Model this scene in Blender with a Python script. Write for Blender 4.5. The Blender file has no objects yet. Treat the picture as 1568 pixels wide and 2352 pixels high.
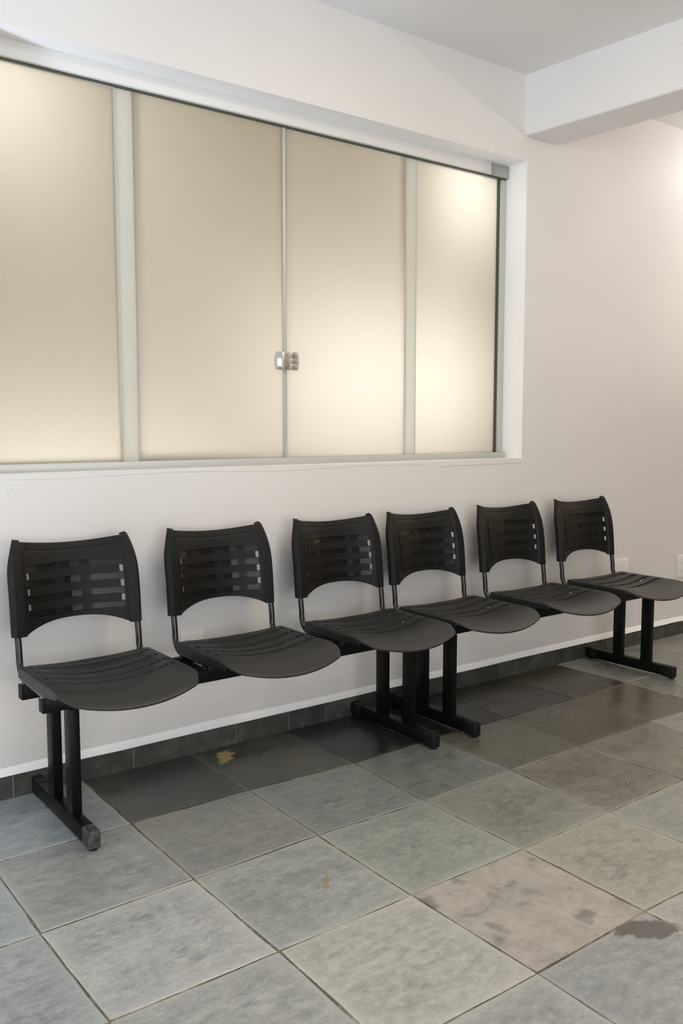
import bpy, bmesh, math, random
from mathutils import Vector, Matrix, noise
random.seed(7)
S = bpy.context.scene
COL = S.collection

# ------------------------------------------------------------------ camera
cam = bpy.data.cameras.new('camera')
cam.sensor_fit = 'VERTICAL'; cam.sensor_height = 36.0
cam.lens = 2026.63 / 2352 * 36.0
cam.clip_start = 0.02
cam_o = bpy.data.objects.new('camera', cam); COL.objects.link(cam_o)
r = Vector((0.800712, -0.599049, -0.000255)); u = Vector((0.058133, 0.077279, 0.995313)); fw = Vector((0.596222, 0.796975, -0.096702))
M = Matrix((r, u, -fw)).transposed().to_4x4()
M.translation = Vector((0.0, -2.78542, 1.16932))
cam_o.matrix_world = M
S.camera = cam_o

# ------------------------------------------------------------------ colour management, world
S.view_settings.view_transform = 'Standard'
S.view_settings.look = 'None'
S.view_settings.gamma = 1.0
S.view_settings.use_curve_mapping = False
S.view_settings.exposure = 0.0
S.cycles.use_denoising = True
S.cycles.max_bounces = 10
S.cycles.diffuse_bounces = 6
S.cycles.sample_clamp_indirect = 6.0
S.cycles.caustics_reflective = False
S.cycles.caustics_refractive = False
W = bpy.data.worlds.new('world'); S.world = W; W.use_nodes = True
W.node_tree.nodes['Background'].inputs[0].default_value = (0.95, 0.985, 1.03, 1)
W.node_tree.nodes['Background'].inputs[1].default_value = 3.85

def lin(r, g, b):
    f = lambda c: (c / 255 / 12.92) if c / 255 <= 0.04045 else ((c / 255 + 0.055) / 1.055) ** 2.4
    return (f(r), f(g), f(b))

# ------------------------------------------------------------------ lights
def area(name, loc, target, sx, sy, power, col, spread=180):
    l = bpy.data.lights.new(name, 'AREA'); l.shape = 'RECTANGLE'; l.size = sx; l.size_y = sy
    l.energy = power; l.color = col; l.spread = math.radians(spread)
    o = bpy.data.objects.new(name, l); COL.objects.link(o)
    o.location = loc
    d = Vector(target) - Vector(loc)
    o.rotation_euler = d.to_track_quat('-Z', 'Y').to_euler()
    return o
# unseen light added low at the left to throw daylight up at the soffit
area('low_fill_left', (-1.15, -0.68, 0.40), (1.15, 0.0, 2.75), 0.20, 0.20, 10.5, (0.66, 0.80, 1.0), 75)
# ceiling panels of the waiting room
area('ceiling_panel_left', (-0.05, -1.45, 2.70), (-0.05, -1.45, 0), 0.6, 0.6, 10, (0.62, 0.78, 1.0))
area('ceiling_panel_middle', (1.9, -1.5, 2.70), (1.9, -1.5, 0), 0.6, 0.6, 16, (1.0, 0.82, 0.58))
def bulb(name, loc, power, col, rad):
    l = bpy.data.lights.new(name, 'POINT'); l.energy = power; l.color = col; l.shadow_soft_size = rad
    o = bpy.data.objects.new(name, l); COL.objects.link(o); o.location = loc
    return o
bulb('room_fill_bulb', (2.2, -2.1, 2.35), 16, (1.0, 0.92, 0.82), 0.15)  # unseen bulb added to fill the room and brighten the ceiling
# uplight on the right-hand wall, beyond the beam
area('sconce_right', (6.05, -1.6, 1.62), (5.75, -1.40, 3.6), 0.10, 0.5, 54, (1.0, 0.97, 0.94), 180)
# small ceiling lamp close to the back wall at the right
bulb('ceiling_spot_right', (4.95, -0.34, 2.66), 9, (1.0, 0.95, 0.93), 0.04)
# lamps in the room behind the frosted glass
bulb('lamp_behind_right_top', (2.93, 0.42, 2.24), 7.6, (0.95, 0.96, 1.0), 0.1)
bulb('lamp_behind_left_top', (0.80, 0.50, 2.27), 9.5, (0.95, 0.96, 1.0), 0.1)
area('lamp_behind_low', (2.48, 0.58, 1.33), (2.46, 0.1, 1.36), 1.25, 0.5, 8.0, (0.95, 0.945, 1.0))
area('lamp_behind_low_left', (0.9, 0.55, 0.80), (0.9, 0.1, 1.05), 1.4, 0.25, 7.4, (0.96, 0.955, 1.0))
area('lamp_behind_room', (1.9, 2.2, 2.6), (1.9, 0.1, 1.6), 1.6, 0.8, 5.4, (1.0, 0.95, 0.6))

# ------------------------------------------------------------------ materials
def mat(name, base=(0.5, 0.5, 0.5), rough=0.5, metal=0.0, spec=0.5):
    m = bpy.data.materials.new(name); m.use_nodes = True
    b = m.node_tree.nodes['Principled BSDF']
    b.inputs['Base Color'].default_value = (*base, 1)
    b.inputs['Roughness'].default_value = rough
    b.inputs['Metallic'].default_value = metal
    b.inputs['Specular IOR Level'].default_value = spec
    return m, m.node_tree.nodes, m.node_tree.links, b
def math_node(N, L, op, a, b=None, clamp=False):
    n = N.new('ShaderNodeMath'); n.operation = op; n.use_clamp = clamp
    for i, v in enumerate((a, b)):
        if v is None: continue
        if isinstance(v, (int, float)): n.inputs[i].default_value = v
        else: L.new(v, n.inputs[i])
    return n.outputs[0]
def noise_node(N, L, vec, scale, detail=4, rough=0.55, dist=0.0):
    n = N.new('ShaderNodeTexNoise'); n.inputs['Scale'].default_value = scale
    n.inputs['Detail'].default_value = detail; n.inputs['Roughness'].default_value = rough
    n.inputs['Distortion'].default_value = dist
    if vec is not None: L.new(vec, n.inputs['Vector'])
    return n.outputs['Fac']
def ramp(N, L, fac, stops):
    n = N.new('ShaderNodeValToRGB')
    e = n.color_ramp.elements
    while len(e) < len(stops): e.new(0.5)
    for i, (p, c) in enumerate(stops):
        e[i].position = p; e[i].color = (*c, 1) if len(c) == 3 else c
    L.new(fac, n.inputs[0]); return n.outputs[0]
def mix(N, L, fac, a, b, mode='MIX'):
    n = N.new('ShaderNodeMix'); n.data_type = 'RGBA'; n.blend_type = mode
    for sock, v in ((n.inputs[0], fac), (n.inputs[6], a), (n.inputs[7], b)):
        if isinstance(v, (int, float)): sock.default_value = v
        elif isinstance(v, tuple): sock.default_value = (*v[:3], 1)
        else: L.new(v, sock)
    return n.outputs[2]
def bump(N, L, b, h, strength, dist=0.01):
    n = N.new('ShaderNodeBump'); n.inputs['Strength'].default_value = strength; n.inputs['Distance'].default_value = dist
    L.new(h, n.inputs['Height']); L.new(n.outputs[0], b.inputs['Normal'])
def wpos(N):
    return N.new('ShaderNodeNewGeometry').outputs['Position']

def paint(name, col, bs=0.12):
    m, N, L, b = mat(name, col, 0.55, spec=0.3)
    p = wpos(N)
    f = noise_node(N, L, p, 1.3, 3)
    c = ramp(N, L, f, [(0.3, tuple(x * 0.97 for x in col)), (0.7, tuple(min(1, x * 1.02) for x in col))])
    L.new(c, b.inputs['Base Color'])
    h = math_node(N, L, 'ADD', noise_node(N, L, p, 110, 3), math_node(N, L, 'MULTIPLY', noise_node(N, L, p, 9, 3), 1.2))
    bump(N, L, b, h, bs, 0.004)
    return m
M_WALL = paint('wall_paint', (0.74, 0.715, 0.69))
M_WARM = paint('beige_paint', (0.58, 0.45, 0.30))
M_TRIM = paint('plaster_trim', (0.90, 0.89, 0.88), 0.15)
M_CEIL = paint('ceiling_paint', (0.76, 0.74, 0.72), 0.05)
M_BEAM = paint('beam_paint', (0.76, 0.745, 0.73), 0.05)

def plastic(name, col, rough, bs=0.0, scale=900):
    m, N, L, b = mat(name, col, rough, spec=0.5)
    if bs:
        tc = N.new('ShaderNodeTexCoord').outputs['Object']
        bump(N, L, b, noise_node(N, L, tc, scale, 2), bs, 0.001)
        f = noise_node(N, L, tc, 40, 4)
        rr = N.new('ShaderNodeMapRange'); L.new(f, rr.inputs[0]); rr.inputs[3].default_value = rough - 0.05; rr.inputs[4].default_value = rough + 0.06
        L.new(rr.outputs[0], b.inputs['Roughness'])
    return m
M_PLAS = plastic('black_textured_plastic', (0.0125, 0.0125, 0.012), 0.40, 0.35)
M_BACK = plastic('black_plastic_shaded', (0.0045, 0.0045, 0.0042), 0.48, 0.30)  # the seat plastic again, darkened because the upright backs catch less light
M_BACK.node_tree.nodes['Principled BSDF'].inputs['Specular IOR Level'].default_value = 0.26
M_STRIP = plastic('black_gloss_plastic', (0.0045, 0.0045, 0.0045), 0.28, 0.1, 300)
M_STRIP.node_tree.nodes['Principled BSDF'].inputs['Specular IOR Level'].default_value = 0.28
M_STEEL = plastic('black_powder_coat', (0.004, 0.0045, 0.004), 0.38, 0.1, 500)
M_STEEL.node_tree.nodes['Principled BSDF'].inputs['Specular IOR Level'].default_value = 0.16
M_TUBE = plastic('black_enamel_tube', (0.008, 0.008, 0.0085), 0.16)
M_CAP = plastic('black_end_plug', (0.008, 0.008, 0.0085), 0.5, 0.3, 300)
M_CAP.node_tree.nodes['Principled BSDF'].inputs['Specular IOR Level'].default_value = 0.25
M_CHROME = mat('chrome', (0.62, 0.63, 0.64), 0.16, 1.0)[0]
M_SATIN = mat('satin_steel', (0.66, 0.65, 0.62), 0.34, 1.0)[0]
M_SCREW = mat('brass_screw', (0.55, 0.40, 0.30), 0.35, 0.9)[0]
M_ALU = mat('white_aluminium', (0.70, 0.685, 0.67), 0.4)[0]
M_ALUG = mat('grey_aluminium', (0.52, 0.53, 0.50), 0.42, 0.25)[0]
M_ALUD = mat('raw_aluminium', (0.40, 0.41, 0.38), 0.42, 0.4)[0]
M_GASK_SHADE = mat('dark_gasket_shade', (0.055, 0.065, 0.05), 0.5)[0]
M_PLATE = mat('white_plate_plastic', (0.80, 0.785, 0.77), 0.3)[0]
M_SLOT = mat('socket_hole', (0.03, 0.03, 0.03), 0.6)[0]
def worn_cap():
    m, N, L, b = mat('scuffed_end_plug', (0.03, 0.03, 0.03), 0.6)
    tc = N.new('ShaderNodeTexCoord').outputs['Object']
    c = ramp(N, L, noise_node(N, L, tc, 60, 5, 0.6), [(0.40, (0.016, 0.016, 0.017)), (0.62, (0.085, 0.075, 0.08))])
    L.new(c, b.inputs['Base Color']); return m
M_WORN = worn_cap()

def frosted(name, tcol, gl):
    m = bpy.data.materials.new(name); m.use_nodes = True
    N, L = m.node_tree.nodes, m.node_tree.links
    N.remove(N['Principled BSDF'])
    t = N.new('ShaderNodeBsdfTranslucent'); t.inputs[0].default_value = (*tcol, 1)
    d = N.new('ShaderNodeBsdfDiffuse'); d.inputs[0].default_value = (*tcol, 1)
    x = N.new('ShaderNodeMixShader'); x.inputs[0].default_value = gl
    L.new(t.outputs[0], x.inputs[1]); L.new(d.outputs[0], x.inputs[2])
    g = N.new('ShaderNodeBsdfGlossy'); g.inputs['Roughness'].default_value = 0.5
    fr = N.new('ShaderNodeFresnel'); fr.inputs[0].default_value = 1.45
    y = N.new('ShaderNodeMixShader'); half = N.new('ShaderNodeMath'); half.operation = 'MULTIPLY'; half.inputs[1].default_value = 0.5; L.new(fr.outputs[0], half.inputs[0]); L.new(half.outputs[0], y.inputs[0])
    L.new(x.outputs[0], y.inputs[1]); L.new(g.outputs[0], y.inputs[2])
    L.new(y.outputs[0], N['Material Output'].inputs[0])
    return m
M_GLASS = frosted('frosted_glass', (0.93, 0.895, 0.815), 0.16)
M_OVER = frosted('milky_overlap', (0.86, 0.845, 0.775), 0.46)
M_EDGE = frosted('glass_edge', (0.72, 0.80, 0.71), 0.5)

def slate():
    m, N, L, b = mat('slate_stone', (0.2, 0.2, 0.2), 0.4, spec=0.5)
    oi = N.new('ShaderNodeObjectInfo')
    base = oi.outputs['Color']; rnd = oi.outputs['Random']; amt = oi.outputs['Alpha']
    p = wpos(N)
    off = N.new('ShaderNodeVectorMath'); off.operation = 'ADD'
    cmb = N.new('ShaderNodeCombineXYZ'); L.new(math_node(N, L, 'MULTIPLY', rnd, 37.0), cmb.inputs[2])
    L.new(p, off.inputs[0]); L.new(cmb.outputs[0], off.inputs[1]); pv = off.outputs[0]
    mp = N.new('ShaderNodeMapping'); mp.inputs['Scale'].default_value = (1.0, 1.9, 1.0); L.new(pv, mp.inputs[0]); ps = mp.outputs[0]
    n1 = noise_node(N, L, ps, 4.5, 5, 0.6, 0.3)
    n2 = noise_node(N, L, ps, 21, 6, 0.66, 0.25)
    n3 = noise_node(N, L, pv, 120, 4, 0.7)
    v = math_node(N, L, 'ADD', math_node(N, L, 'MULTIPLY', n1, 0.45), math_node(N, L, 'MULTIPLY', n2, 0.85))
    dark = mix(N, L, 1.0, base, (0.68, 0.71, 0.71), 'MULTIPLY')
    light = mix(N, L, 1.0, base, (1.30, 1.29, 1.25), 'MULTIPLY')
    f = N.new('ShaderNodeMapRange'); L.new(v, f.inputs[0]); f.inputs[1].default_value = 0.48; f.inputs[2].default_value = 0.82
    c = mix(N, L, f.outputs[0], dark, light)
    pale = mix(N, L, 1.0, mix(N, L, 1.0, base, (1.22, 1.21, 1.16), 'MULTIPLY'), (0.018, 0.0175, 0.015), 'ADD')
    # pale worn film, strongest near the edges of a slab, eaten away by the grain
    tc = N.new('ShaderNodeTexCoord').outputs['Generated']
    sp = N.new('ShaderNodeSeparateXYZ'); L.new(tc, sp.inputs[0])
    def ed(s): return math_node(N, L, 'MINIMUM', s, math_node(N, L, 'SUBTRACT', 1.0, s))
    e = math_node(N, L, 'MINIMUM', ed(sp.outputs[0]), ed(sp.outputs[1]))
    e2 = math_node(N, L, 'ADD', e, math_node(N, L, 'MULTIPLY', math_node(N, L, 'SUBTRACT', n2, 0.5), 0.42))
    e3 = math_node(N, L, 'ADD', e2, math_node(N, L, 'MULTIPLY', math_node(N, L, 'SUBTRACT', n1, 0.5), 0.15))
    em = N.new('ShaderNodeMapRange'); L.new(e3, em.inputs[0]); em.inputs[1].default_value = 0.13; em.inputs[2].default_value = -0.04
    film = math_node(N, L, 'MULTIPLY', em.outputs[0], math_node(N, L, 'MULTIPLY', amt, 0.85), True)
    c = mix(N, L, film, c, pale)
    ew = N.new('ShaderNodeMapRange'); L.new(math_node(N, L, 'ADD', e, math_node(N, L, 'MULTIPLY', math_node(N, L, 'SUBTRACT', n2, 0.5), 0.10)), ew.inputs[0]); ew.inputs[1].default_value = 0.045; ew.inputs[2].default_value = 0.0
    worn = mix(N, L, 1.0, mix(N, L, 1.0, base, (1.35, 1.33, 1.24), 'MULTIPLY'), (0.03, 0.029, 0.024), 'ADD')
    c = mix(N, L, math_node(N, L, 'MULTIPLY', ew.outputs[0], 0.62), c, worn)
    pm = N.new('ShaderNodeMapRange'); L.new(noise_node(N, L, ps, 30, 5, 0.62, 0.4), pm.inputs[0]); pm.inputs[1].default_value = 0.47; pm.inputs[2].default_value = 0.66
    c = mix(N, L, math_node(N, L, 'MULTIPLY', pm.outputs[0], math_node(N, L, 'MULTIPLY', amt, 0.85)), c, pale)
    # own-shaped stains: rust patch near the wall, brown patch in the foreground, yellow vein
    def stain(c, ctr, sc, ang, thr, colr, str_=1.0, soft=0.25):
        s = N.new('ShaderNodeVectorMath'); s.operation = 'SUBTRACT'; L.new(p, s.inputs[0]); s.inputs[1].default_value = (*ctr, 0)
        rot = N.new('ShaderNodeVectorRotate'); rot.rotation_type = 'Z_AXIS'; rot.inputs['Angle'].default_value = -ang
        L.new(s.outputs[0], rot.inputs['Vector'])
        d = N.new('ShaderNodeVectorMath'); d.operation = 'DIVIDE'; L.new(rot.outputs[0], d.inputs[0]); d.inputs[1].default_value = (*sc, 1)
        ln = N.new('ShaderNodeVectorMath'); ln.operation = 'LENGTH'; L.new(d.outputs[0], ln.inputs[0])
        q = math_node(N, L, 'ADD', ln.outputs['Value'], math_node(N, L, 'MULTIPLY', math_node(N, L, 'SUBTRACT', n2, 0.5), thr))
        mr = N.new('ShaderNodeMapRange'); L.new(q, mr.inputs[0]); mr.inputs[1].default_value = 1.0; mr.inputs[2].default_value = 1.0 - soft
        return mix(N, L, math_node(N, L, 'MULTIPLY', mr.outputs[0], str_), c, colr)
    c = stain(c, (1.487, -0.103), (0.062, 0.030), 0.95, 2.2, (0.46, 0.33, 0.155), 0.95)
    c = stain(c, (1.742, -1.640), (0.095, 0.042), -0.62, 1.6, (0.085, 0.075, 0.062), 0.9)
    c = stain(c, (1.60, -0.28), (0.22, 0.12), 0.3, 2.0, (0.10, 0.085, 0.045), 0.35, 0.8)
    c = stain(c, (1.27, -1.02), (0.05, 0.010), 0.9, 2.0, (0.26, 0.20, 0.10), 0.7)
    gm = N.new('ShaderNodeMapRange'); L.new(n3, gm.inputs[0]); gm.inputs[1].default_value = 0.3; gm.inputs[2].default_value = 0.7; gm.inputs[3].default_value = 0.86; gm.inputs[4].default_value = 1.13
    c = mix(N, L, 1.0, c, gm.outputs[0], 'MULTIPLY')
    L.new(c, b.inputs['Base Color'])
    rr = N.new('ShaderNodeMapRange'); L.new(n1, rr.inputs[0]); rr.inputs[1].default_value = 0.3; rr.inputs[2].default_value = 0.75
    rr.inputs[3].default_value = 0.22; rr.inputs[4].default_value = 0.42
    L.new(math_node(N, L, 'ADD', rr.outputs[0], math_node(N, L, 'MULTIPLY', film, 0.05)), b.inputs['Roughness'])
    h = math_node(N, L, 'ADD', math_node(N, L, 'MULTIPLY', n1, 1.0), math_node(N, L, 'ADD', math_node(N, L, 'MULTIPLY', n2, 0.35), math_node(N, L, 'MULTIPLY', n3, 0.10)))
    bump(N, L, b, h, 0.26, 0.006)
    return m
M_SLATE = slate()
def pink_slate():
    m, N, L, b = mat('weathered_pinkish_slate', (0.3, 0.27, 0.24), 0.5, spec=0.4)
    p = wpos(N)
    n1 = noise_node(N, L, p, 9, 6, 0.6, 0.5); n2 = noise_node(N, L, p, 30, 5, 0.65, 0.4)
    c = ramp(N, L, n1, [(0.26, (0.17, 0.17, 0.15)), (0.40, (0.33, 0.31, 0.27)), (0.6, (0.385, 0.36, 0.318)), (0.76, (0.35, 0.30, 0.215))])
    mk = ramp(N, L, noise_node(N, L, p, 14, 3, 0.5, 0.2), [(0.30, (0.8, 0.8, 0.8)), (0.42, (0, 0, 0))])
    c = mix(N, L, mk, c, (0.16, 0.16, 0.135))
    g = ramp(N, L, n2, [(0.3, (0.86, 0.86, 0.86)), (0.7, (1.1, 1.1, 1.1))])
    c = mix(N, L, 1.0, c, g, 'MULTIPLY')
    L.new(c, b.inputs['Base Color'])
    bump(N, L, b, math_node(N, L, 'ADD', n1, math_node(N, L, 'MULTIPLY', n2, 0.5)), 0.25, 0.006)
    return m
M_PINK = pink_slate()
def grout():
    m, N, L, b = mat('sandy_grout', (0.13, 0.12, 0.09), 0.9, spec=0.2)
    p = wpos(N)
    c = ramp(N, L, noise_node(N, L, p, 7, 6, 0.7), [(0.34, (0.05, 0.045, 0.032)), (0.5, (0.15, 0.135, 0.095)), (0.60, (0.30, 0.28, 0.23))])
    L.new(c, b.inputs['Base Color'])
    bump(N, L, b, noise_node(N, L, p, 220, 3), 0.6, 0.003); return m
M_GROUT = grout()
def base_slate():
    m, N, L, b = mat('dark_skirting_slate', (0.05, 0.05, 0.045), 0.5, spec=0.4)
    p = wpos(N)
    n1 = noise_node(N, L, p, 14, 6, 0.65, 0.3); n2 = noise_node(N, L, p, 90, 4)
    oi = N.new('ShaderNodeObjectInfo')
    c = ramp(N, L, n1, [(0.3, (0.040, 0.041, 0.036)), (0.55, (0.075, 0.074, 0.064)), (0.75, (0.14, 0.135, 0.115))])
    mr = N.new('ShaderNodeMapRange'); L.new(oi.outputs['Random'], mr.inputs[0]); mr.inputs[3].default_value = 0.8; mr.inputs[4].default_value = 1.2
    c = mix(N, L, 1.0, c, mr.outputs[0], 'MULTIPLY')
    L.new(c, b.inputs['Base Color']); bump(N, L, b, math_node(N, L, 'ADD', n1, n2), 0.2, 0.003); return m
M_BASE = base_slate()
M_MORTAR = mat('pale_mortar', (0.42, 0.41, 0.38), 0.85)[0]

# ------------------------------------------------------------------ mesh helpers
def bx(bm, x0, x1, y0, y1, z0, z1, bevel=0.0, seg=2):
    vs = [bm.verts.new((x, y, z)) for x in (x0, x1) for y in (y0, y1) for z in (z0, z1)]
    fs = [(0, 1, 3, 2), (4, 6, 7, 5), (0, 4, 5, 1), (2, 3, 7, 6), (0, 2, 6, 4), (1, 5, 7, 3)]
    faces = [bm.faces.new([vs[i] for i in f]) for f in fs]
    if bevel:
        es = list({e for f in faces for e in f.edges})
        bmesh.ops.bevel(bm, geom=es, offset=bevel, segments=seg, profile=0.5, affect='EDGES')
def obj(name, bm, m, parent=None, loc=None, smooth=False, angle=35, recalc=True):
    if recalc: bmesh.ops.recalc_face_normals(bm, faces=bm.faces)
    me = bpy.data.meshes.new(name); bm.to_mesh(me); bm.free()
    me.materials.append(m)
    if smooth:
        for p in me.polygons: p.use_smooth = True
        me.set_sharp_from_angle(angle=math.radians(angle))
    o = bpy.data.objects.new(name, me); COL.objects.link(o)
    if parent: o.parent = parent
    if loc: o.location = loc
    return o
def box_obj(name, dims, m, parent=None, bevel=0.0, seg=2):
    bm = bmesh.new(); bx(bm, *dims, bevel, seg)
    return obj(name, bm, m, parent, smooth=bevel > 0)
def tube(bm, pts, rad, n=14, cap=True):
    pts = [Vector(p) for p in pts]; rings = []
    up = Vector((1, 0, 0))
    for i, p in enumerate(pts):
        t = (pts[min(i + 1, len(pts) - 1)] - pts[max(i - 1, 0)]).normalized()
        a = up.cross(t)
        if a.length < 1e-4: a = Vector((0, 1, 0)).cross(t)
        a.normalize(); b = t.cross(a)
        rr = rad[i] if isinstance(rad, (list, tuple)) else rad
        rings.append([bm.verts.new(p + rr * (math.cos(k * 2 * math.pi / n) * a + math.sin(k * 2 * math.pi / n) * b)) for k in range(n)])
    for i in range(len(rings) - 1):
        for k in range(n): bm.faces.new((rings[i][k], rings[i][(k + 1) % n], rings[i + 1][(k + 1) % n], rings[i + 1][k]))
    if cap: bm.faces.new(list(reversed(rings[0]))); bm.faces.new(rings[-1])
def empty(name, loc=(0, 0, 0)):
    o = bpy.data.objects.new(name, None); o.empty_display_size = 0.1; COL.objects.link(o); o.location = loc; return o
def structure(o): o['kind'] = 'structure'; return o
def tag(o, label, cat, group=None):
    o['label'] = label; o['category'] = cat
    if group: o['group'] = group
    return o

# ------------------------------------------------------------------ room shell
XL, XR, YF, ZC = -2.4, 6.2, -5.4, 2.7244
WX0, WX1, WZ0, WZ1, WT = 0.722, 3.128, 1.0209, 2.3553, 0.20
bm = bmesh.new()
def wall_grid(bm, xs, zs, hole, y):
    V = {(i, j): bm.verts.new((x, y, z)) for i, x in enumerate(xs) for j, z in enumerate(zs)}
    for i in range(len(xs) - 1):
        for j in range(len(zs) - 1):
            if (i, j) != hole: bm.faces.new((V[i, j], V[i + 1, j], V[i + 1, j + 1], V[i, j + 1]))
    return V
xs, zs = [XL, WX0, WX1, XR], [0, WZ0, WZ1, ZC + 0.1]
A = wall_grid(bm, xs, zs, (1, 1), 0.0); B = wall_grid(bm, xs, zs, (1, 1), WT)
ring = [(1, 1), (2, 1), (2, 2), (1, 2)]
for k in range(4):
    a, b = ring[k], ring[(k + 1) % 4]; bm.faces.new((A[a], A[b], B[b], B[a])).material_index = 1
outer = [(0, 0), (1, 0), (2, 0), (3, 0), (3, 1), (3, 2), (3, 3), (2, 3), (1, 3), (0, 3), (0, 2), (0, 1)]
for k in range(12):
    a, b = outer[k], outer[(k + 1) % 12]; bm.faces.new((A[a], A[b], B[b], B[a]))
wall_back = structure(obj('wall_back', bm, M_WALL)); wall_back.data.materials.append(M_TRIM)   # the reveal is painted whiter
# uneven plaster patch under the right end of the sill, small blobs of filler
bm = bmesh.new()
vs = []
for k in range(13):
    x = 2.62 + (3.122 - 2.62) * k / 12; zz = WZ0 - 0.020 - 0.004 * math.sin(k * 1.7) * 0.4 - 0.004 * (1 - k / 12)
    vs.append([bm.verts.new((x, -0.0018, WZ0 + 0.0005)), bm.verts.new((x, -0.0022, zz + 0.001)), bm.verts.new((x, 0.0, zz)), bm.verts.new((x, 0, WZ0 + 0.0005))])
for a, b in zip(vs, vs[1:]):
    for k in range(4): bm.faces.new((a[k], b[k], b[(k + 1) % 4], a[(k + 1) % 4]))
bm.faces.new(vs[0]); bm.faces.new(vs[-1])
obj('plaster_patch', bm, M_WALL, wall_back)
bm = bmesh.new()
vs = []
for k in range(25):
    x = 0.74 + (2.55 - 0.74) * k / 24; zz = WZ0 - 0.010 - 0.008 * (0.5 + 0.5 * math.sin(k * 0.55)) 
    vs.append([bm.verts.new((x, -0.0010, WZ0 + 0.0005)), bm.verts.new((x, -0.0012, zz + 0.001)), bm.verts.new((x, 0.0, zz)), bm.verts.new((x, 0, WZ0 + 0.0005))])
for a, b in zip(vs, vs[1:]):
    for k in range(4): bm.faces.new((a[k], b[k], b[(k + 1) % 4], a[(k + 1) % 4]))
bm.faces.new(vs[0]); bm.faces.new(vs[-1])
obj('plaster_patch', bm, M_WALL, wall_back)
for (x, z, rx, rz, a) in ((0.795, 0.966, 0.004, 0.012, -0.6), (0.809, 0.974, 0.003, 0.005, 0.3), (0.898, 0.962, 0.004, 0.003, 0), (0.888, 0.960, 0.002, 0.002, 0), (0.80, 0.552, 0.003, 0.0025, 0)):
    bm = bmesh.new(); bmesh.ops.create_uvsphere(bm, u_segments=10, v_segments=6, radius=1)
    mm = Matrix.Translation((x, 0, z)) @ Matrix.Rotation(a, 4, 'Y') @ Matrix.Diagonal((rx, 0.002, rz, 1))
    bmesh.ops.transform(bm, matrix=mm, verts=bm.verts)
    obj('filler_blob', bm, M_WALL, wall_back, smooth=True)

def slab(name, dims, m): return structure(box_obj(name, dims, m))
slab('ceiling', (XL, XR, YF, 0.0, ZC, ZC + 0.1), M_CEIL)
# left wall with a tall opening that lets the daylight in
bm = bmesh.new()
oy0, oy1, oz1 = -1.75, -0.55, 2.25
bx(bm, XL - 0.15, XL, YF, oy0, 0, ZC + 0.1); bx(bm, XL - 0.15, XL, oy1, 0.0, 0, ZC + 0.1); bx(bm, XL - 0.15, XL, oy0, oy1, oz1, ZC + 0.1)
structure(obj('wall_left', bm, M_WALL))
slab('wall_right', (XR, XR + 0.15, YF, 0.0, 0, ZC + 0.1), M_WARM)  # unseen wall; beige chosen so its bounce warms the lower right
bm = bmesh.new()
bx(bm, XL, -2.0, YF - 0.15, YF, 0, ZC + 0.1); bx(bm, 2.0, XR, YF - 0.15, YF, 0, ZC + 0.1); bx(bm, -2.0, 2.0, YF - 0.15, YF, 2.2, ZC + 0.1)  # opening behind the camera, sized to send low light onto the back wall
structure(obj('wall_front', bm, M_WALL))
# the beam, a few degrees off square to the back wall
bm = bmesh.new()
sb = 0.0852; zb = 2.463; x0, x1, yl = 3.109, 3.339, YF
b0 = [bm.verts.new(c) for c in ((x0, 0, zb), (x1, 0, zb), (x1, 0, ZC + 0.02), (x0, 0, ZC + 0.02))]
b1 = [bm.verts.new((c.co.x - sb * yl, yl, c.co.z)) for c in b0]
for k in range(4): bm.faces.new((b0[k], b0[(k + 1) % 4], b1[(k + 1) % 4], b1[k]))
bm.faces.new(b0); bm.faces.new(b1)
bmesh.ops.bevel(bm, geom=[e for e in bm.edges if abs(e.verts[0].co.z - zb) < 1e-4 and abs(e.verts[1].co.z - zb) < 1e-4], offset=0.004, segments=2, affect='EDGES')
structure(obj('trim_1', bm, M_BEAM))

# plaster lip that runs above the skirting
bm = bmesh.new(); prev = None
n = 90
for k in range(n + 1):
    x = XL + (XR - XL) * k / n
    a = 0.101 + 0.006 * noise.noise((x * 2.3, 0, 0)); b_ = 0.0735 + 0.0022 * noise.noise((x * 9, 3, 0)) + 0.0022 * noise.noise((x * 2, 7, 0)); d = 0.013 + 0.002 * noise.noise((x * 4, 5, 0))
    cur = [bm.verts.new((x, 0, a)), bm.verts.new((x, -d * 0.40, a - 0.006)), bm.verts.new((x, -d * 1.35, b_ + 0.004)), bm.verts.new((x, -d + 0.001, b_)), bm.verts.new((x, 0, b_))]
    if prev:
        for i in range(4): bm.faces.new((prev[i], cur[i], cur[i + 1], prev[i + 1]))
    prev = cur
structure(obj('trim_2', bm, M_TRIM, smooth=True, angle=50))
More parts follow.
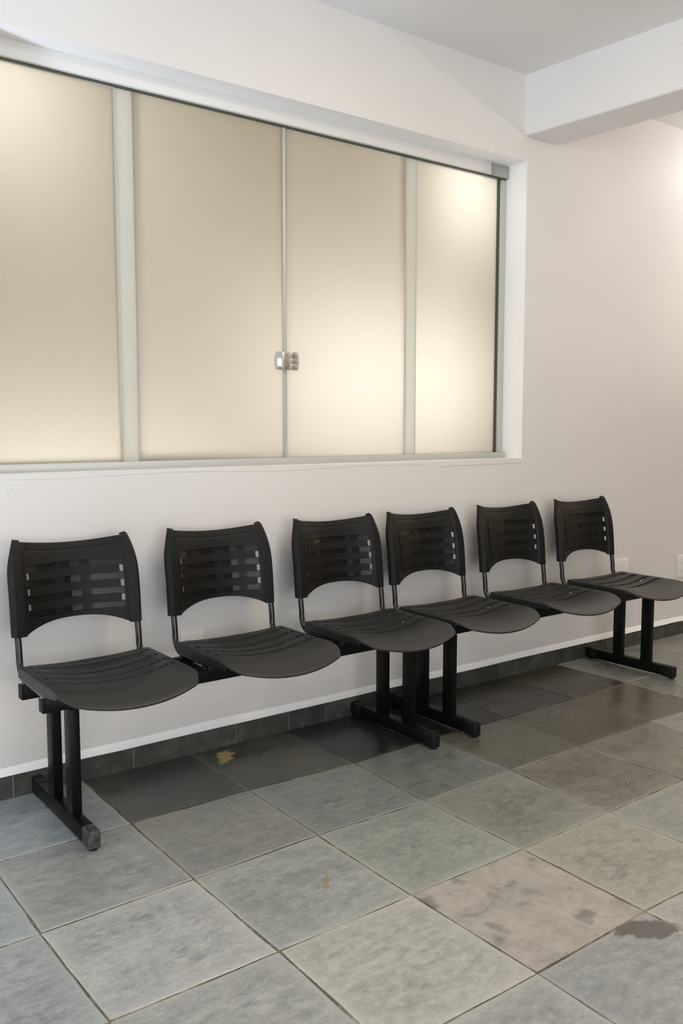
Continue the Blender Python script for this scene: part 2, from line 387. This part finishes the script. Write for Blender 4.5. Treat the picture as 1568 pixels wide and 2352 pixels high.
# skirting of slate pieces
bb = structure(box_obj('baseboard_back', (XL, XR, -0.006, 0, 0, 0.070), M_MORTAR))
jx = [-2.4, -1.98, -1.55, -1.2, -0.78, -0.4, 0.02, 0.4, 0.782, 1.187, 1.591, 1.825, 1.999, 2.182, 2.58, 2.98, 3.387, 3.783, 4.315, 4.72, 5.1, 5.5, 5.85, 6.2]
for a, b in zip(jx, jx[1:]):
    bm = bmesh.new(); nseg = 6; g = 0.0019; prev = None
    dp = 0.0105 + random.uniform(-0.0012, 0.0012)
    for k in range(nseg + 1):
        x = a + g + (b - a - 2 * g) * k / nseg
        zt = 0.0735 + 0.0015 * noise.noise((x * 13, 1, 2))
        cur = [bm.verts.new((x, 0, -0.008)), bm.verts.new((x, -dp, -0.008)), bm.verts.new((x, -dp, zt - 0.002)), bm.verts.new((x, -dp + 0.002, zt)), bm.verts.new((x, 0, zt))]
        if prev:
            for i in range(5): bm.faces.new((prev[i], cur[i], cur[(i + 1) % 5], prev[(i + 1) % 5]))
        else: bm.faces.new(cur)
        prev = cur
    bm.faces.new(prev)
    obj('slate_piece', bm, M_BASE, bb)

# ------------------------------------------------------------------ slate floor
floor = structure(box_obj('floor', (XL, XR, YF, 0, -0.10, -0.0022), M_GROUT))
known = {(0, 0): (1.005, -0.403), (1, 0): (1.408, -0.406), (2, 0): (1.822, -0.425), (4, 0): (2.6, -0.413), (5, 0): (3.03, -0.414), (-1, 1): (0.604, -0.814), (0, 1): (1.005, -0.803), (1, 1): (1.405, -0.793), (2, 1): (1.806, -0.808), (3, 1): (2.21, -0.799), (4, 1): (2.582, -0.8), (5, 1): (3.026, -0.785), (-1, 2): (0.613, -1.2), (0, 2): (1.009, -1.203), (1, 2): (1.403, -1.201), (2, 2): (1.811, -1.206), (3, 2): (2.199, -1.201), (1, 3): (1.41, -1.603), (2, 3): (1.808, -1.596)}
def corner(i, j):
    if (i, j) in known: return Vector((*known[i, j], 0))
    rs = random.Random(i * 131 + j * 17)
    return Vector((1.00675 + 0.4 * i + rs.uniform(-0.008, 0.008), -0.41242 - 0.396 * j + 0.0008 * i + rs.uniform(-0.007, 0.007), 0))
G = {(i, j): corner(i, j) for i in range(-9, 14) for j in range(-1, 14)}
for i in range(-9, 14): G[i, -1].y = -0.006
# stone colour of each slab, with bench shade in the dark ones by the wall and cool light in those at the left; the fourth value is how much pale film it wears
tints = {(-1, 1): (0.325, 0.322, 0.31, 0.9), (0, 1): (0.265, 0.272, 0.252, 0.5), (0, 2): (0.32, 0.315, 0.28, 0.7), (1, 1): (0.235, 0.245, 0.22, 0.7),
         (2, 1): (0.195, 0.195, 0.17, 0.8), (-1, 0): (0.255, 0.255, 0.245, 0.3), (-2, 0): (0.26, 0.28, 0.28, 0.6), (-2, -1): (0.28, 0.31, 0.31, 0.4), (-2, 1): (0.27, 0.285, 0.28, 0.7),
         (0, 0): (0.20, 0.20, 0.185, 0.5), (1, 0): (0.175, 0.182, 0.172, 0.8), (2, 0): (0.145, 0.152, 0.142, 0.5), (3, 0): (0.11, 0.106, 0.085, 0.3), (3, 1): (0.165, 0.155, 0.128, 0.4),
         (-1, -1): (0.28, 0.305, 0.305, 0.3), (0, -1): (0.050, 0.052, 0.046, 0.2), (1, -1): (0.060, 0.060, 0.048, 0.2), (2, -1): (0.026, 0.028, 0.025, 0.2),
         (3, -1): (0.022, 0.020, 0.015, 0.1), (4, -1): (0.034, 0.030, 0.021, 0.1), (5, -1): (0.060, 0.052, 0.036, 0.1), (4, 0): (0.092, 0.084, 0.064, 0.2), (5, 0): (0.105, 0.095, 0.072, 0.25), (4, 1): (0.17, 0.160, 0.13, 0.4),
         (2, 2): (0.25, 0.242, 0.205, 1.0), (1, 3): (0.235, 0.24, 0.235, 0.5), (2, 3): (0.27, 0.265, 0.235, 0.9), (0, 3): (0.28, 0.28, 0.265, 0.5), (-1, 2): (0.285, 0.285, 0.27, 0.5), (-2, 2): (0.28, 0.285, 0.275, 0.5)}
for i in range(-9, 13):
    for j in range(-1, 13):
        q = [G[i, j], G[i + 1, j], G[i + 1, j + 1], G[i, j + 1]]
        cx = sum(v.x for v in q) / 4; cy = sum(v.y for v in q) / 4
        if cx < XL + 0.1 or cx > XR - 0.1 or cy < YF + 0.1: continue
        rs = random.Random(i * 977 + j * 31)
        # wavy outline, inset by half a joint
        loop = []
        nside = 7
        for k in range(4):
            a, b = q[k], q[(k + 1) % 4]
            t = (b - a).normalized(); inn = Vector((t.y, -t.x, 0))
            for s in range(nside):
                f = s / nside
                g = 0.0026 + 0.0030 * noise.noise((a.x * 7 + f * 5 + i * 3.1, a.y * 7 + j * 5.3 + k * 2.2, 0.5)) 
                g = max(0.0007, g)
                if s == 0:
                    tp = (a - q[k - 1]).normalized(); ip = Vector((tp.y, -tp.x, 0))
                    loop.append(a + (inn + ip) * g)
                else: loop.append(a.lerp(b, f) + inn * g)
        dz = rs.uniform(-0.0006, 0.0008); tx, ty = rs.uniform(-0.003, 0.003), rs.uniform(-0.003, 0.003)
        c0 = Vector((cx, cy, 0))
        bm = bmesh.new()
        H = lambda p, o: dz + o + (p.x - cx) * tx + (p.y - cy) * ty
        top = [bm.verts.new((p + (c0 - p).normalized() * 0.0028).to_tuple()[:2] + (H(p, 0.0),)) for p in loop]
        mid = [bm.verts.new((p.x, p.y, H(p, -0.0016))) for p in loop]
        bot = [bm.verts.new((p.x, p.y, -0.012)) for p in loop]
        n = len(loop)
        bm.faces.new(top)
        for k in range(n):
            bm.faces.new((top[k], top[(k + 1) % n], mid[(k + 1) % n], mid[k])); bm.faces.new((mid[k], mid[(k + 1) % n], bot[(k + 1) % n], bot[k]))
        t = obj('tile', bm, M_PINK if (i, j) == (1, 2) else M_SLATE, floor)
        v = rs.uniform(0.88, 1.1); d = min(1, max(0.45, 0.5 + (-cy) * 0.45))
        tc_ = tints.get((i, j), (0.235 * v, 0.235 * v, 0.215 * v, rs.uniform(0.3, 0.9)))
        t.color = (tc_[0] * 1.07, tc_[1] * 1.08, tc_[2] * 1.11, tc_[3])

# ------------------------------------------------------------------ sliding window of frosted glass
win = structure(empty('window_1', (1.89, 0.12, WZ0)))
def wpart(name, dims, m, bevel=0.0, parent=win):
    dx, dy, dzz = 1.89, 0.12, WZ0
    x0, x1, y0, y1, z0, z1 = dims
    return box_obj(name, (x0 - dx, x1 - dx, y0 - dy, y1 - dy, z0 - dzz, z1 - dzz), m, parent, bevel)
wpart('top_rail', (WX0, 3.003, 0.100, 0.170, 2.302, WZ1), M_ALU, 0.0012)
wpart('top_rail_end', (3.002, WX1, 0.107, 0.170, 2.302, WZ1), M_ALUD, 0.0008)
wpart('gasket_shade', (WX0, 3.118, 0.116, 0.128, 2.2965, 2.303), M_GASK_SHADE)  # dark strip drawn in for the shadow gap under the top rail
wpart('bottom_rail', (WX0, 3.1185, 0.100, 0.170, WZ0 - 0.0003, 1.0475), M_ALUG, 0.0012)
wpart('side_profile', (3.0975, WX1, 0.122, 0.168, 1.0475, 2.3025), M_ALUG, 0.0008)
wpart('side_profile', (WX0, WX0 + 0.03, 0.122, 0.168, 1.0475, 2.3025), M_ALUG, 0.0008)
wpart('gasket_shade', (3.0945, 3.098, 0.134, 0.160, 1.0475, 2.3025), M_GASK_SHADE)
zt, zb_ = 2.304, 1.044
wpart('glass_pane', (0.745, 1.2355, 0.150, 0.158, zb_, zt), M_GLASS, 0.0005)
wpart('glass_pane', (1.2925, 1.8985, 0.130, 0.138, zb_, zt), M_GLASS, 0.0005)
wpart('glass_pane', (1.9105, 2.5215, 0.130, 0.138, zb_, zt), M_GLASS, 0.0005)
wpart('glass_pane', (2.5825, 3.0960, 0.150, 0.158, zb_, zt), M_GLASS, 0.0005)
wpart('overlap_strip', (1.2355, 1.2925, 0.130, 0.158, zb_, zt), M_OVER)
wpart('overlap_strip', (2.5215, 2.5825, 0.130, 0.158, zb_, zt), M_OVER)
wpart('glass_edge', (1.2325, 1.2357, 0.1280, 0.1310, zb_, zt), M_EDGE)
wpart('glass_edge', (2.5185, 2.5217, 0.1280, 0.1310, zb_, zt), M_EDGE)
wpart('glass_edge', (1.2915, 1.2935, 0.1285, 0.1310, zb_, zt), M_EDGE)
wpart('glass_edge', (2.5815, 2.5835, 0.1285, 0.1310, zb_, zt), M_EDGE)
wpart('meeting_stile', (1.8985, 1.9095, 0.122, 0.142, zb_, zt), M_ALUG, 0.001)
wpart('gasket_shade', (1.9093, 1.9108, 0.125, 0.140, zb_, zt), M_GASK_SHADE)
# chrome lock in the middle
lx, ly, lz = 1.9125, 0.1298, 1.4215
def lock_body(sgn, w):
    # plan outline along x (distance from the joint) and y (out of the glass), extruded in z with a bulged end
    bm = bmesh.new(); rows = []
    hz = 0.0345
    for z in (-1, -0.82, -0.4, 0, 0.4, 0.82, 1):
        e = w * (1 - 0.10 * z * z)
        yy = 0.024 if abs(z) < 1 else 0.021
        row = [(0.0008, 0), (0.0008, -yy), (w * 0.62 + 0.05 * w * (1 - z * z), -yy), (e * 0.93, -yy * 0.62), (e, -yy * 0.18), (e, 0)]
        rows.append([bm.verts.new((sgn * a, b, z * hz)) for a, b in row])
    for a, b in zip(rows, rows[1:]):
        for k in range(6): bm.faces.new((a[k], a[(k + 1) % 6], b[(k + 1) % 6], b[k]))
    bm.faces.new(rows[0]); bm.faces.new(rows[-1])
    return bm
lk = obj('lock', lock_body(-1, 0.055), M_CHROME, win, (lx - 1.89, ly - 0.12, lz - WZ0), smooth=True, angle=20)
rb = obj('lock_keeper', lock_body(1, 0.056), M_CHROME, win, (lx - 1.89, ly - 0.12, lz - WZ0), smooth=True, angle=20)
fp = box_obj('face_plate', (-0.034, -0.0015, -0.0252, -0.0238, -0.0342, 0.0342), M_SATIN, lk, 0.0004)
for zz in ((0.0115, 0.0342), (-0.009, 0.0105), (-0.0342, -0.010)):
    box_obj('face_plate', (0.0016, 0.034, -0.0252, -0.0238, zz[0], zz[1]), M_SATIN, rb, 0.0004)
for par, x in ((lk, -0.0165), (rb, 0.017)):
    for z in (-0.0225, 0.0225):
        bm = bmesh.new(); tube(bm, [(x, -0.0250, z), (x, -0.0262, z)], 0.0042, 12); obj('screw', bm, M_SCREW, par, smooth=True)
        
# ------------------------------------------------------------------ the adjoining room behind the glass
MB = paint('cream_paint', (0.72, 0.64, 0.50))
def back_slab(name, d): return structure(box_obj(name, d, MB))
back_slab('wall_beyond', (-0.6, 4.6, 2.6, 2.7, 0, 2.85))
back_slab('wall_beyond_left', (-0.7, -0.6, WT, 2.7, 0, 2.85))
back_slab('wall_beyond_right', (4.6, 4.7, WT, 2.7, 0, 2.85))
back_slab('ceiling_beyond', (-0.6, 4.6, WT, 2.6, 2.75, 2.85))
back_slab('floor_beyond', (-0.6, 4.6, WT, 2.6, -0.1, 0.0))

# ------------------------------------------------------------------ benches
def shell(bm, P, t, holes=()):
    """closed shell from a grid of points P[i][j]; thickness t along the inward normal; holes = set of cells left open"""
    ni, nj = len(P), len(P[0])
    N_ = [[None] * nj for _ in range(ni)]
    for i in range(ni):
        for j in range(nj):
            a = P[min(i + 1, ni - 1)][j] - P[max(i - 1, 0)][j]; b = P[i][min(j + 1, nj - 1)] - P[i][max(j - 1, 0)]
            N_[i][j] = a.cross(b).normalized()
    T = [[bm.verts.new(P[i][j]) for j in range(nj)] for i in range(ni)]
    Bt = [[bm.verts.new(P[i][j] - N_[i][j] * t) for j in range(nj)] for i in range(ni)]
    solid = lambda i, j: 0 <= i < ni - 1 and 0 <= j < nj - 1 and (i, j) not in holes
    for i in range(ni - 1):
        for j in range(nj - 1):
            if (i, j) in holes: continue
            bm.faces.new((T[i][j], T[i + 1][j], T[i + 1][j + 1], T[i][j + 1]))
            bm.faces.new((Bt[i][j], Bt[i][j + 1], Bt[i + 1][j + 1], Bt[i + 1][j]))
            for (di, dj, a, b) in ((0, -1, (i, j), (i + 1, j)), (1, 0, (i + 1, j), (i + 1, j + 1)), (0, 1, (i + 1, j + 1), (i, j + 1)), (-1, 0, (i, j + 1), (i, j))):
                if not solid(i + di, j + dj):
                    bm.faces.new((T[a[0]][a[1]], Bt[a[0]][a[1]], Bt[b[0]][b[1]], T[b[0]][b[1]]))
def smooth01(x): x = max(0, min(1, x)); return x * x * (3 - 2 * x)
def lerp_list(a, b, n): return [a + (b - a) * k / n for k in range(n)]

def seat_bm():
    bm = bmesh.new()
    hx = [0.0, 0.02, 0.045, 0.07, 0.095, 0.12, 0.14, 0.155, 0.163, 0.1655, 0.172, 0.1735, 0.186, 0.1875, 0.197, 0.2035, 0.2065, 0.2075, 0.208]
    xs = [-x for x in reversed(hx[1:])] + hx
    edge = {0.2035: -0.001, 0.2065: -0.005, 0.2075: -0.014, 0.208: -0.030}
    rows = [-0.245 + 0.0, ]
    gro = [(-0.216, -0.244), (-0.278, -0.306), (-0.341, -0.368), (-0.402, -0.424)]
    ys = [-0.193, -0.194, -0.204]
    kinds = []
    for a, b in gro: ys += [a + 0.001, a - 0.001, a - 0.0045, b + 0.0045, b + 0.001, b - 0.001]
    ys = sorted(set(round(y, 5) for y in ys), reverse=True)
    ys += [-0.44]
    nfront = 9
    P = []; holes = set()
    def yfront(x):
        u_ = abs(x) / 0.208
        return -0.600 + 0.038 * u_ ** 2.2 + 0.055 * max(0, (u_ - 0.80) / 0.20) ** 2.6
    def height(x, y):
        ax = abs(x); q = min(1, ax / 0.166)
        dish = 0.009 + 0.013 * smooth01((-0.2 - y) / 0.12) - 0.012 * smooth01((-0.40 - y) / 0.16)
        z = 0.4655 - dish * (1 - q * q)
        z += 0.003 * smooth01((y + 0.215) / 0.022) * (1 - q)          # lifted rear lip
        fr = max(0, (-0.475 - y) / 0.125)
        z -= 0.036 * fr ** 1.9
        for k, (a, b) in enumerate(gro):
            if b < y < a and ax < 0.1645: z -= 0.0065
        for xe, dz_ in edge.items():
            if abs(ax - xe) < 1e-5: z += dz_ * (1 - 0.62 * smooth01((-0.42 - y) / 0.14))
        return z
    for i, x in enumerate(xs):
        col = []
        for y in ys: col.append(Vector((x, y, height(x, y))))
        yf = yfront(x)
        for k in range(1, nfront + 1):
            f = k / nfront; y = -0.44 + (yf + 0.44) * f
            col.append(Vector((x, y, height(x, y))))
        last = col[-1].copy()
        col.append(last + Vector((0, -0.0025, -0.003))); col.append(last + Vector((0, -0.0022, -0.008)))
        P.append(col)
    # square holes at both ends of the grooves
    for k, (a, b) in enumerate(gro):
        j0 = min(range(len(ys)), key=lambda j: abs(ys[j] - (a - 0.0045))); j1 = min(range(len(ys)), key=lambda j: abs(ys[j] - (b + 0.0045)))
        for i in range(len(xs) - 1):
            if 0.1734 < min(abs(xs[i]), abs(xs[i + 1])) and max(abs(xs[i]), abs(xs[i + 1])) < 0.1865:
                for j in range(j0, j1): holes.add((i, j))
    P = P[::-1]
    ni = len(P)
    holes = {(ni - 2 - i, j) for i, j in holes}
    shell(bm, P, 0.0045, holes)
    return bm

def back_bm():
    bm = bmesh.new()
    # columns: panel half widths
    bands = [(0.7505, 0.7310), (0.7040, 0.6840), (0.6580, 0.6380), (0.6120, 0.5930)]
    zfix = []
    for a, b in bands: zfix += [a, b]
    SL0, SL1 = 0.1425, 0.1525
    def ztop(x): return 0.808 + 0.019 * (min(0.183, abs(x)) / 0.182) ** 2
    def zbot(x):
        ax = abs(x)
        if ax > 0.160: return 0.5435
        return 0.5785 - 0.031 * (ax / 0.160) ** 2.6
    def xout(z):
        return 0.2065 if z < 0.715 else 0.2065 - 0.0245 * ((z - 0.715) / 0.111) ** 1.7
    def ypanel(x, z):
        t = (z - 0.545) / 0.28
        y = -0.150 + 0.018 * t + 0.034 * t * t * t
        return y + 0.040 * (1 - min(1, (x / 0.170)) ** 2)
    inner = [0.0, 0.02, 0.04, 0.06, 0.08, 0.10, 0.12, 0.135, SL0, SL1, 0.160]
    # side sleeve profile, offsets measured from the outer edge
    sleeve = [(-0.0420, 0.0), (-0.0390, -0.0008), (-0.0270, -0.0026), (-0.0135, -0.0045), (-0.0115, -0.0036), (-0.0030, 0.0060), (-0.0005, 0.011), (0.0, 0.020), (-0.003, 0.0245), (-0.018, 0.0260), (-0.036, 0.0245)]
    cols = [('p', -x) for x in reversed(inner[1:])] + [('p', x) for x in inner]
    cols = [('s', -1, k) for k in reversed(range(len(sleeve)))] + cols + [('s', 1, k) for k in range(len(sleeve))]
    zrows = ['b0', 'b1', 'b2'] + sorted(zfix) + ['t0', 't1', 'g0', 'g1', 'g2', 't2', 't3', 't4']
    P = []
    for c in cols:
        col = []
        xr = c[1] if c[0] == 'p' else c[1] * 0.17
        zt_ = ztop(c[1] * (0.95 if abs(c[1]) > 0.13 else 1) if c[0] == 'p' else 0.182 + sleeve[c[2]][0] * 0.66); zb0 = zbot(xr)
        for rname in zrows:
            dyg = 0.0
            if isinstance(rname, float): z = rname
            elif rname[0] == 'b': z = zb0 + (min(zfix) - zb0) * int(rname[1]) / 3
            else:
                zg = zt_ - 0.0205; zl = max(zfix)
                z = {'t0': zl + (zg - zl) * 0.35, 't1': zl + (zg - zl) * 0.7, 'g0': zg - 0.0016, 'g1': zg, 'g2': zg + 0.0016, 't2': zt_ - 0.009, 't3': zt_ - 0.0015, 't4': zt_}[rname]
                if rname == 'g1' and c[0] == 'p' and abs(c[1]) < 0.159: dyg = 0.0011
                if rname == 't3': dyg = 0.0008
                if rname == 't4': dyg = 0.0035
            if c[0] == 'p':
                x = c[1]; xo = xout(z)
                if abs(x) > 0.13 and xo < 0.2065: x *= 1 - (0.2065 - xo) * 0.42 / 0.2065 * 1.0
                col.append(Vector((x, ypanel(c[1], z) + dyg, z)))
            else:
                sx, sy = sleeve[c[2]]; xo = xout(z)
                tp = 1 - 0.75 * smooth01((z - 0.73) / 0.095)   # the sleeves thin out towards the top corners
                col.append(Vector((c[1] * (xo + sx * (0.55 + 0.45 * tp)), ypanel(0.17, z) + sy * (0.5 + 0.5 * tp) + dyg, z)))
        P.append(col)
    holes = set()
    zi = {rname: j for j, rname in enumerate(zrows)}
    zs_ = sorted(zfix)
    for i in range(len(cols) - 1):
        if cols[i][0] != 'p' or cols[i + 1][0] != 'p': continue
        m = (abs(cols[i][1]) + abs(cols[i + 1][1])) / 2
        for j in range(len(zrows) - 1):
            if not (isinstance(zrows[j], float) and isinstance(zrows[j + 1], float)): continue
            isband = any(abs(zrows[j] - b) < 1e-6 and abs(zrows[j + 1] - a) < 1e-6 for a, b in bands)
            if isband and m < SL1: holes.add((i, j))
            if not isband and SL0 < m < SL1: holes.add((i, j))
    shell(bm, P, 0.0042, holes)
    # the glossy strips set back behind the slots, with deeper pockets
    strips = []
    for a, b in bands:
        s = bmesh.new()
        edges = [-0.166, -0.150, -0.118, -0.117, -0.095, -0.094, -0.062, -0.061, -0.030, -0.029, -0.006, -0.005, 0.024, 0.025, 0.058, 0.059, 0.080, 0.081, 0.112, 0.113, 0.150, 0.166]
        lo, hi = b - 0.0035, a + 0.0035
        PP = []
        for k, x in enumerate(edges):
            pocket = 0.004 if (k // 2) % 2 == 1 and 1 < k < len(edges) - 2 else 0.0
            PP.append([Vector((x, ypanel(x, z) + 0.0055 + pocket, z)) for z in (lo, (lo + hi) / 2, hi)])
        shell(s, PP, 0.002)
        strips.append(s)
    return bm, strips

def frame_tube_bm(s):
    bm = bmesh.new()
    x = s * 0.190
    pts = [(x, -0.122, 0.70), (x, -0.132, 0.62), (x, -0.141, 0.545), (x, -0.146, 0.515), (x, -0.1485, 0.495)]
    # bend: from downwards to forwards
    cy, cz, R_ = -0.2035, 0.484, 0.055
    for k in range(1, 11):
        a = math.radians(8 * k + 3)
        pts.append((x, cy + R_ * math.cos(a), cz - R_ * math.sin(a) * 1.08))
    zl = 0.4245
    pts += [(x, -0.225, zl), (x, -0.30, zl), (x, -0.395, zl)]
    tube(bm, pts, 0.0100, 16)
    return bm

bench = empty('waiting_bench', (1.472, -0.26, 0))
B0 = Vector((1.472, -0.26, 0))
def put(o, x=0, y=0, z=0): o.location = Vector((x, y, z)) - B0; return o
RZ0, RZ1 = 0.3705, 0.4135
def capped_rail(y0, y1, x0, x1):
    rl = put(box_obj('rail', (x0, x1, y0, y1, RZ0, RZ1), M_STEEL, bench, 0.002))
    for (a, b) in ((x0 - 0.006, x0 + 0.0015), (x1 - 0.0015, x1 + 0.006)):
        box_obj('end_plug', (a, b, y0 - 0.0008, y1 + 0.0008, RZ0 - 0.0008, RZ1 + 0.0008), M_CAP, rl, 0.004, 3)
    return rl
capped_rail(-0.372, -0.338, 0.772, 2.218)
capped_rail(-0.212, -0.178, 0.764, 2.218)
def leg(x, front, worn=None):
    xo, xi = x - 0.0165, x + 0.0165
    ft = put(box_obj('foot_bar', (xo, xi, front + 0.055, -0.075, 0.010, 0.056), M_STEEL, bench, 0.002))
    for k, (a, b) in enumerate(((front, front + 0.0565), (-0.0765, -0.0135))):
        cp = box_obj('end_plug', (xo - 0.0012, xi + 0.0012, a, b, 0.006, 0.0575), worn if (worn and k == 0) else M_CAP, ft, 0.0055, 3)
        if worn and k == 0: cp['label'] = 'scuffed greyish plastic end plug'
        bm = bmesh.new(); ym = (a + b) / 2 - 0.012 * (1 if k == 0 else -1)
        tube(bm, [(x, ym, 0.0005), (x, ym, 0.0075)], 0.012, 14); obj('glide', bm, M_CAP, ft, smooth=True)
    for (a, b) in ((-0.378, -0.328), (-0.222, -0.172)):
        pt = put(box_obj('post', (x - 0.0145, x + 0.0145, a, b, 0.055, RZ0 + 0.001), M_STEEL, bench, 0.0025))
        for sx in (-1, 1):
            bm = bmesh.new(); bmesh.ops.create_uvsphere(bm, u_segments=8, v_segments=6, radius=0.0024, matrix=Matrix.Translation((x + sx * 0.010, a - 0.001, 0.0565)))
            obj('weld_bead', bm, M_TUBE, pt, smooth=True)
LEGS1 = [leg(0.8545, -0.508, M_WORN), leg(2.137, -0.506)]

sb_ = seat_bm(); bb_, strips = back_bm()
seat0 = obj('seat', sb_, M_PLAS, bench, smooth=True, angle=28)
back0 = obj('backrest', bb_, M_BACK, bench, smooth=True, angle=28)
strip0 = [obj('back_strip', s, M_STRIP, back0, smooth=True, angle=20) for s in strips]
bolt0 = []
for x in (-0.122, 0.122):
    for y in (-0.232, -0.355):
        bm = bmesh.new()
        bmesh.ops.create_uvsphere(bm, u_segments=12, v_segments=8, radius=0.0048)
        zz = 0.4655 - (0.009 + 0.013 * smooth01((-0.2 - y) / 0.12)) * (1 - (x / 0.166) ** 2) - 0.0065
        bmesh.ops.transform(bm, matrix=Matrix.Translation((x, y, zz)) @ Matrix.Diagonal((1, 1, 0.55, 1)), verts=bm.verts)
        bolt0.append(obj('bolt', bm, M_CHROME, seat0, smooth=True))
stub0 = []
tubes0 = [obj('frame_tube', frame_tube_bm(s), M_TUBE, bench, smooth=True, angle=60) for s in (-1, 1)]
for s, tb in zip((-1, 1), tubes0):
    for y in (-0.195, -0.355):
        bm = bmesh.new(); tube(bm, [(s * 0.190, y, 0.4125), (s * 0.190, y, 0.4165)], 0.0085, 12)
        obj('spacer', bm, M_CHROME, tb, smooth=True)
        bm = bmesh.new(); tube(bm, [(s * 0.190, y, 0.432), (s * 0.190, y, 0.4405)], 0.005, 10)
        obj('seat_screw', bm, M_CHROME, tb, smooth=True)
def copy_part(o, parent):
    c = o.copy(); COL.objects.link(c); c.parent = parent
    for ch in [k for k in o.children]:
        d = ch.copy(); COL.objects.link(d); d.parent = c
    return c
CX, SP = 0.964, 0.508
protos = [seat0, back0] + tubes0
for k in range(3):
    for o in protos:
        c = o if k == 0 else copy_part(o, bench)
        c.location = Vector((CX + SP * k, 0, 0)) - B0
tag(bench, 'black three-seat waiting bench on the left, below the lock of the frosted window', 'bench', 'three-seat benches along the wall')
# the second bench is a copy; its legs stand a little further along than its seats
bench2 = bench.copy(); COL.objects.link(bench2)
D = 1.462
bench2.location = B0 + Vector((D, -0.002, 0))
for ch in list(bench.children):
    c = copy_part(ch, bench2)
    if ch.name.split('.')[0] in ('foot_bar', 'post'):
        c.location.x += 0.026 if ch.data.vertices[0].co.x < 1.5 else 0.034
    if ch.name.split('.')[0] == 'rail': c.location.x += 0.024
for o in bench2.children_recursive:
    if 'label' in o.keys():
        del o['label']; o.data = o.data.copy(); o.data.materials[0] = M_CAP
tag(bench2, 'black three-seat waiting bench on the right, reaching to the wall plate past the window', 'bench', 'three-seat benches along the wall')

# ------------------------------------------------------------------ wall plates
def plate(name, x0, x1, z0, z1, m, label, cat, sockets=()):
    root = empty(name, ((x0 + x1) / 2, 0, (z0 + z1) / 2))
    L0 = Vector(root.location)
    w, h = (x1 - x0) / 2, (z1 - z0) / 2
    bm = bmesh.new(); bx(bm, -w, w, -0.0085, 0, -h, h, 0.003, 3)
    obj('cover', bm, m, root, smooth=True)
    for sx, sz in sockets:
        bm = bmesh.new(); tube(bm, [(sx, -0.008, sz), (sx, -0.0092, sz)], 0.017, 6); f = obj('socket', bm, m, root)
        for dx in (-0.0095, 0, 0.0095):
            bm = bmesh.new(); tube(bm, [(sx + dx, -0.0090, sz + (0.003 if dx == 0 else 0)), (sx + dx, -0.0096, sz + (0.003 if dx == 0 else 0))], 0.0022, 10)
            obj('socket_hole', bm, M_SLOT, f)
    return tag(root, label, cat)
plate('outlet_cover', 1.377, 1.460, 0.322, 0.444, M_PLATE, 'small white wall plate showing behind the second seat from the left', 'wall plate')
M_PAINTED = paint('painted_plate', (0.73, 0.71, 0.685), 0.05)
plate('blank_cover', 1.787, 1.905, 0.338, 0.457, M_PAINTED, 'wall-coloured square blank plate showing between second and third seats from the left', 'wall plate')
plate('outlet_cover', 3.842, 3.964, 0.355, 0.477, M_PLATE, 'wide white wall plate behind the rightmost seat, partly hidden by its back tube', 'wall plate')
plate('wall_outlet', 4.424, 4.506, 0.325, 0.449, M_PLATE, 'white power outlet with round pin holes on the wall at the right picture edge', 'power outlet', ((0, 0.02), (0, -0.028)))

# ------------------------------------------------------------------ crumbs on the floor
bm = bmesh.new(); bm2 = bmesh.new()
spots_o = [(0.88, -0.80), (1.12, -0.60), (1.28, -0.62), (1.08, -0.78), (1.05, -0.92), (1.02, -0.97), (2.13, -0.95), (2.42, -0.62), (1.72, -0.57), (0.97, -0.55)]
for b_, spots, rr in ((bm, spots_o, 0.0032), (bm2, [(1.72 + random.uniform(-0.9, 1.4), -0.25 - abs(random.gauss(0, 0.45))) for _ in range(26)], 0.0022)):
    for (x, y) in spots:
        q = rr * random.uniform(0.6, 1.2)
        mm = Matrix.Translation((x, y, 0.0012 + q * 0.3)) @ Matrix.Rotation(random.uniform(0, 3), 4, 'Z') @ Matrix.Diagonal((q * 1.3, q * 0.8, q * 0.5, 1))
        bmesh.ops.create_icosphere(b_, subdivisions=1, radius=1, matrix=mm)
M_CRO = mat('orange_crumb', (0.55, 0.25, 0.10), 0.7)[0]; M_CRW = mat('white_fleck', (0.6, 0.58, 0.52), 0.7)[0]
for b_, m_, lb in ((bm, M_CRO, 'tiny orange crumbs scattered over the slate floor'), (bm2, M_CRW, 'tiny white plaster flecks scattered over the slate floor')):
    o = obj('crumbs', b_, m_); tag(o, lb, 'crumbs'); o['kind'] = 'stuff'
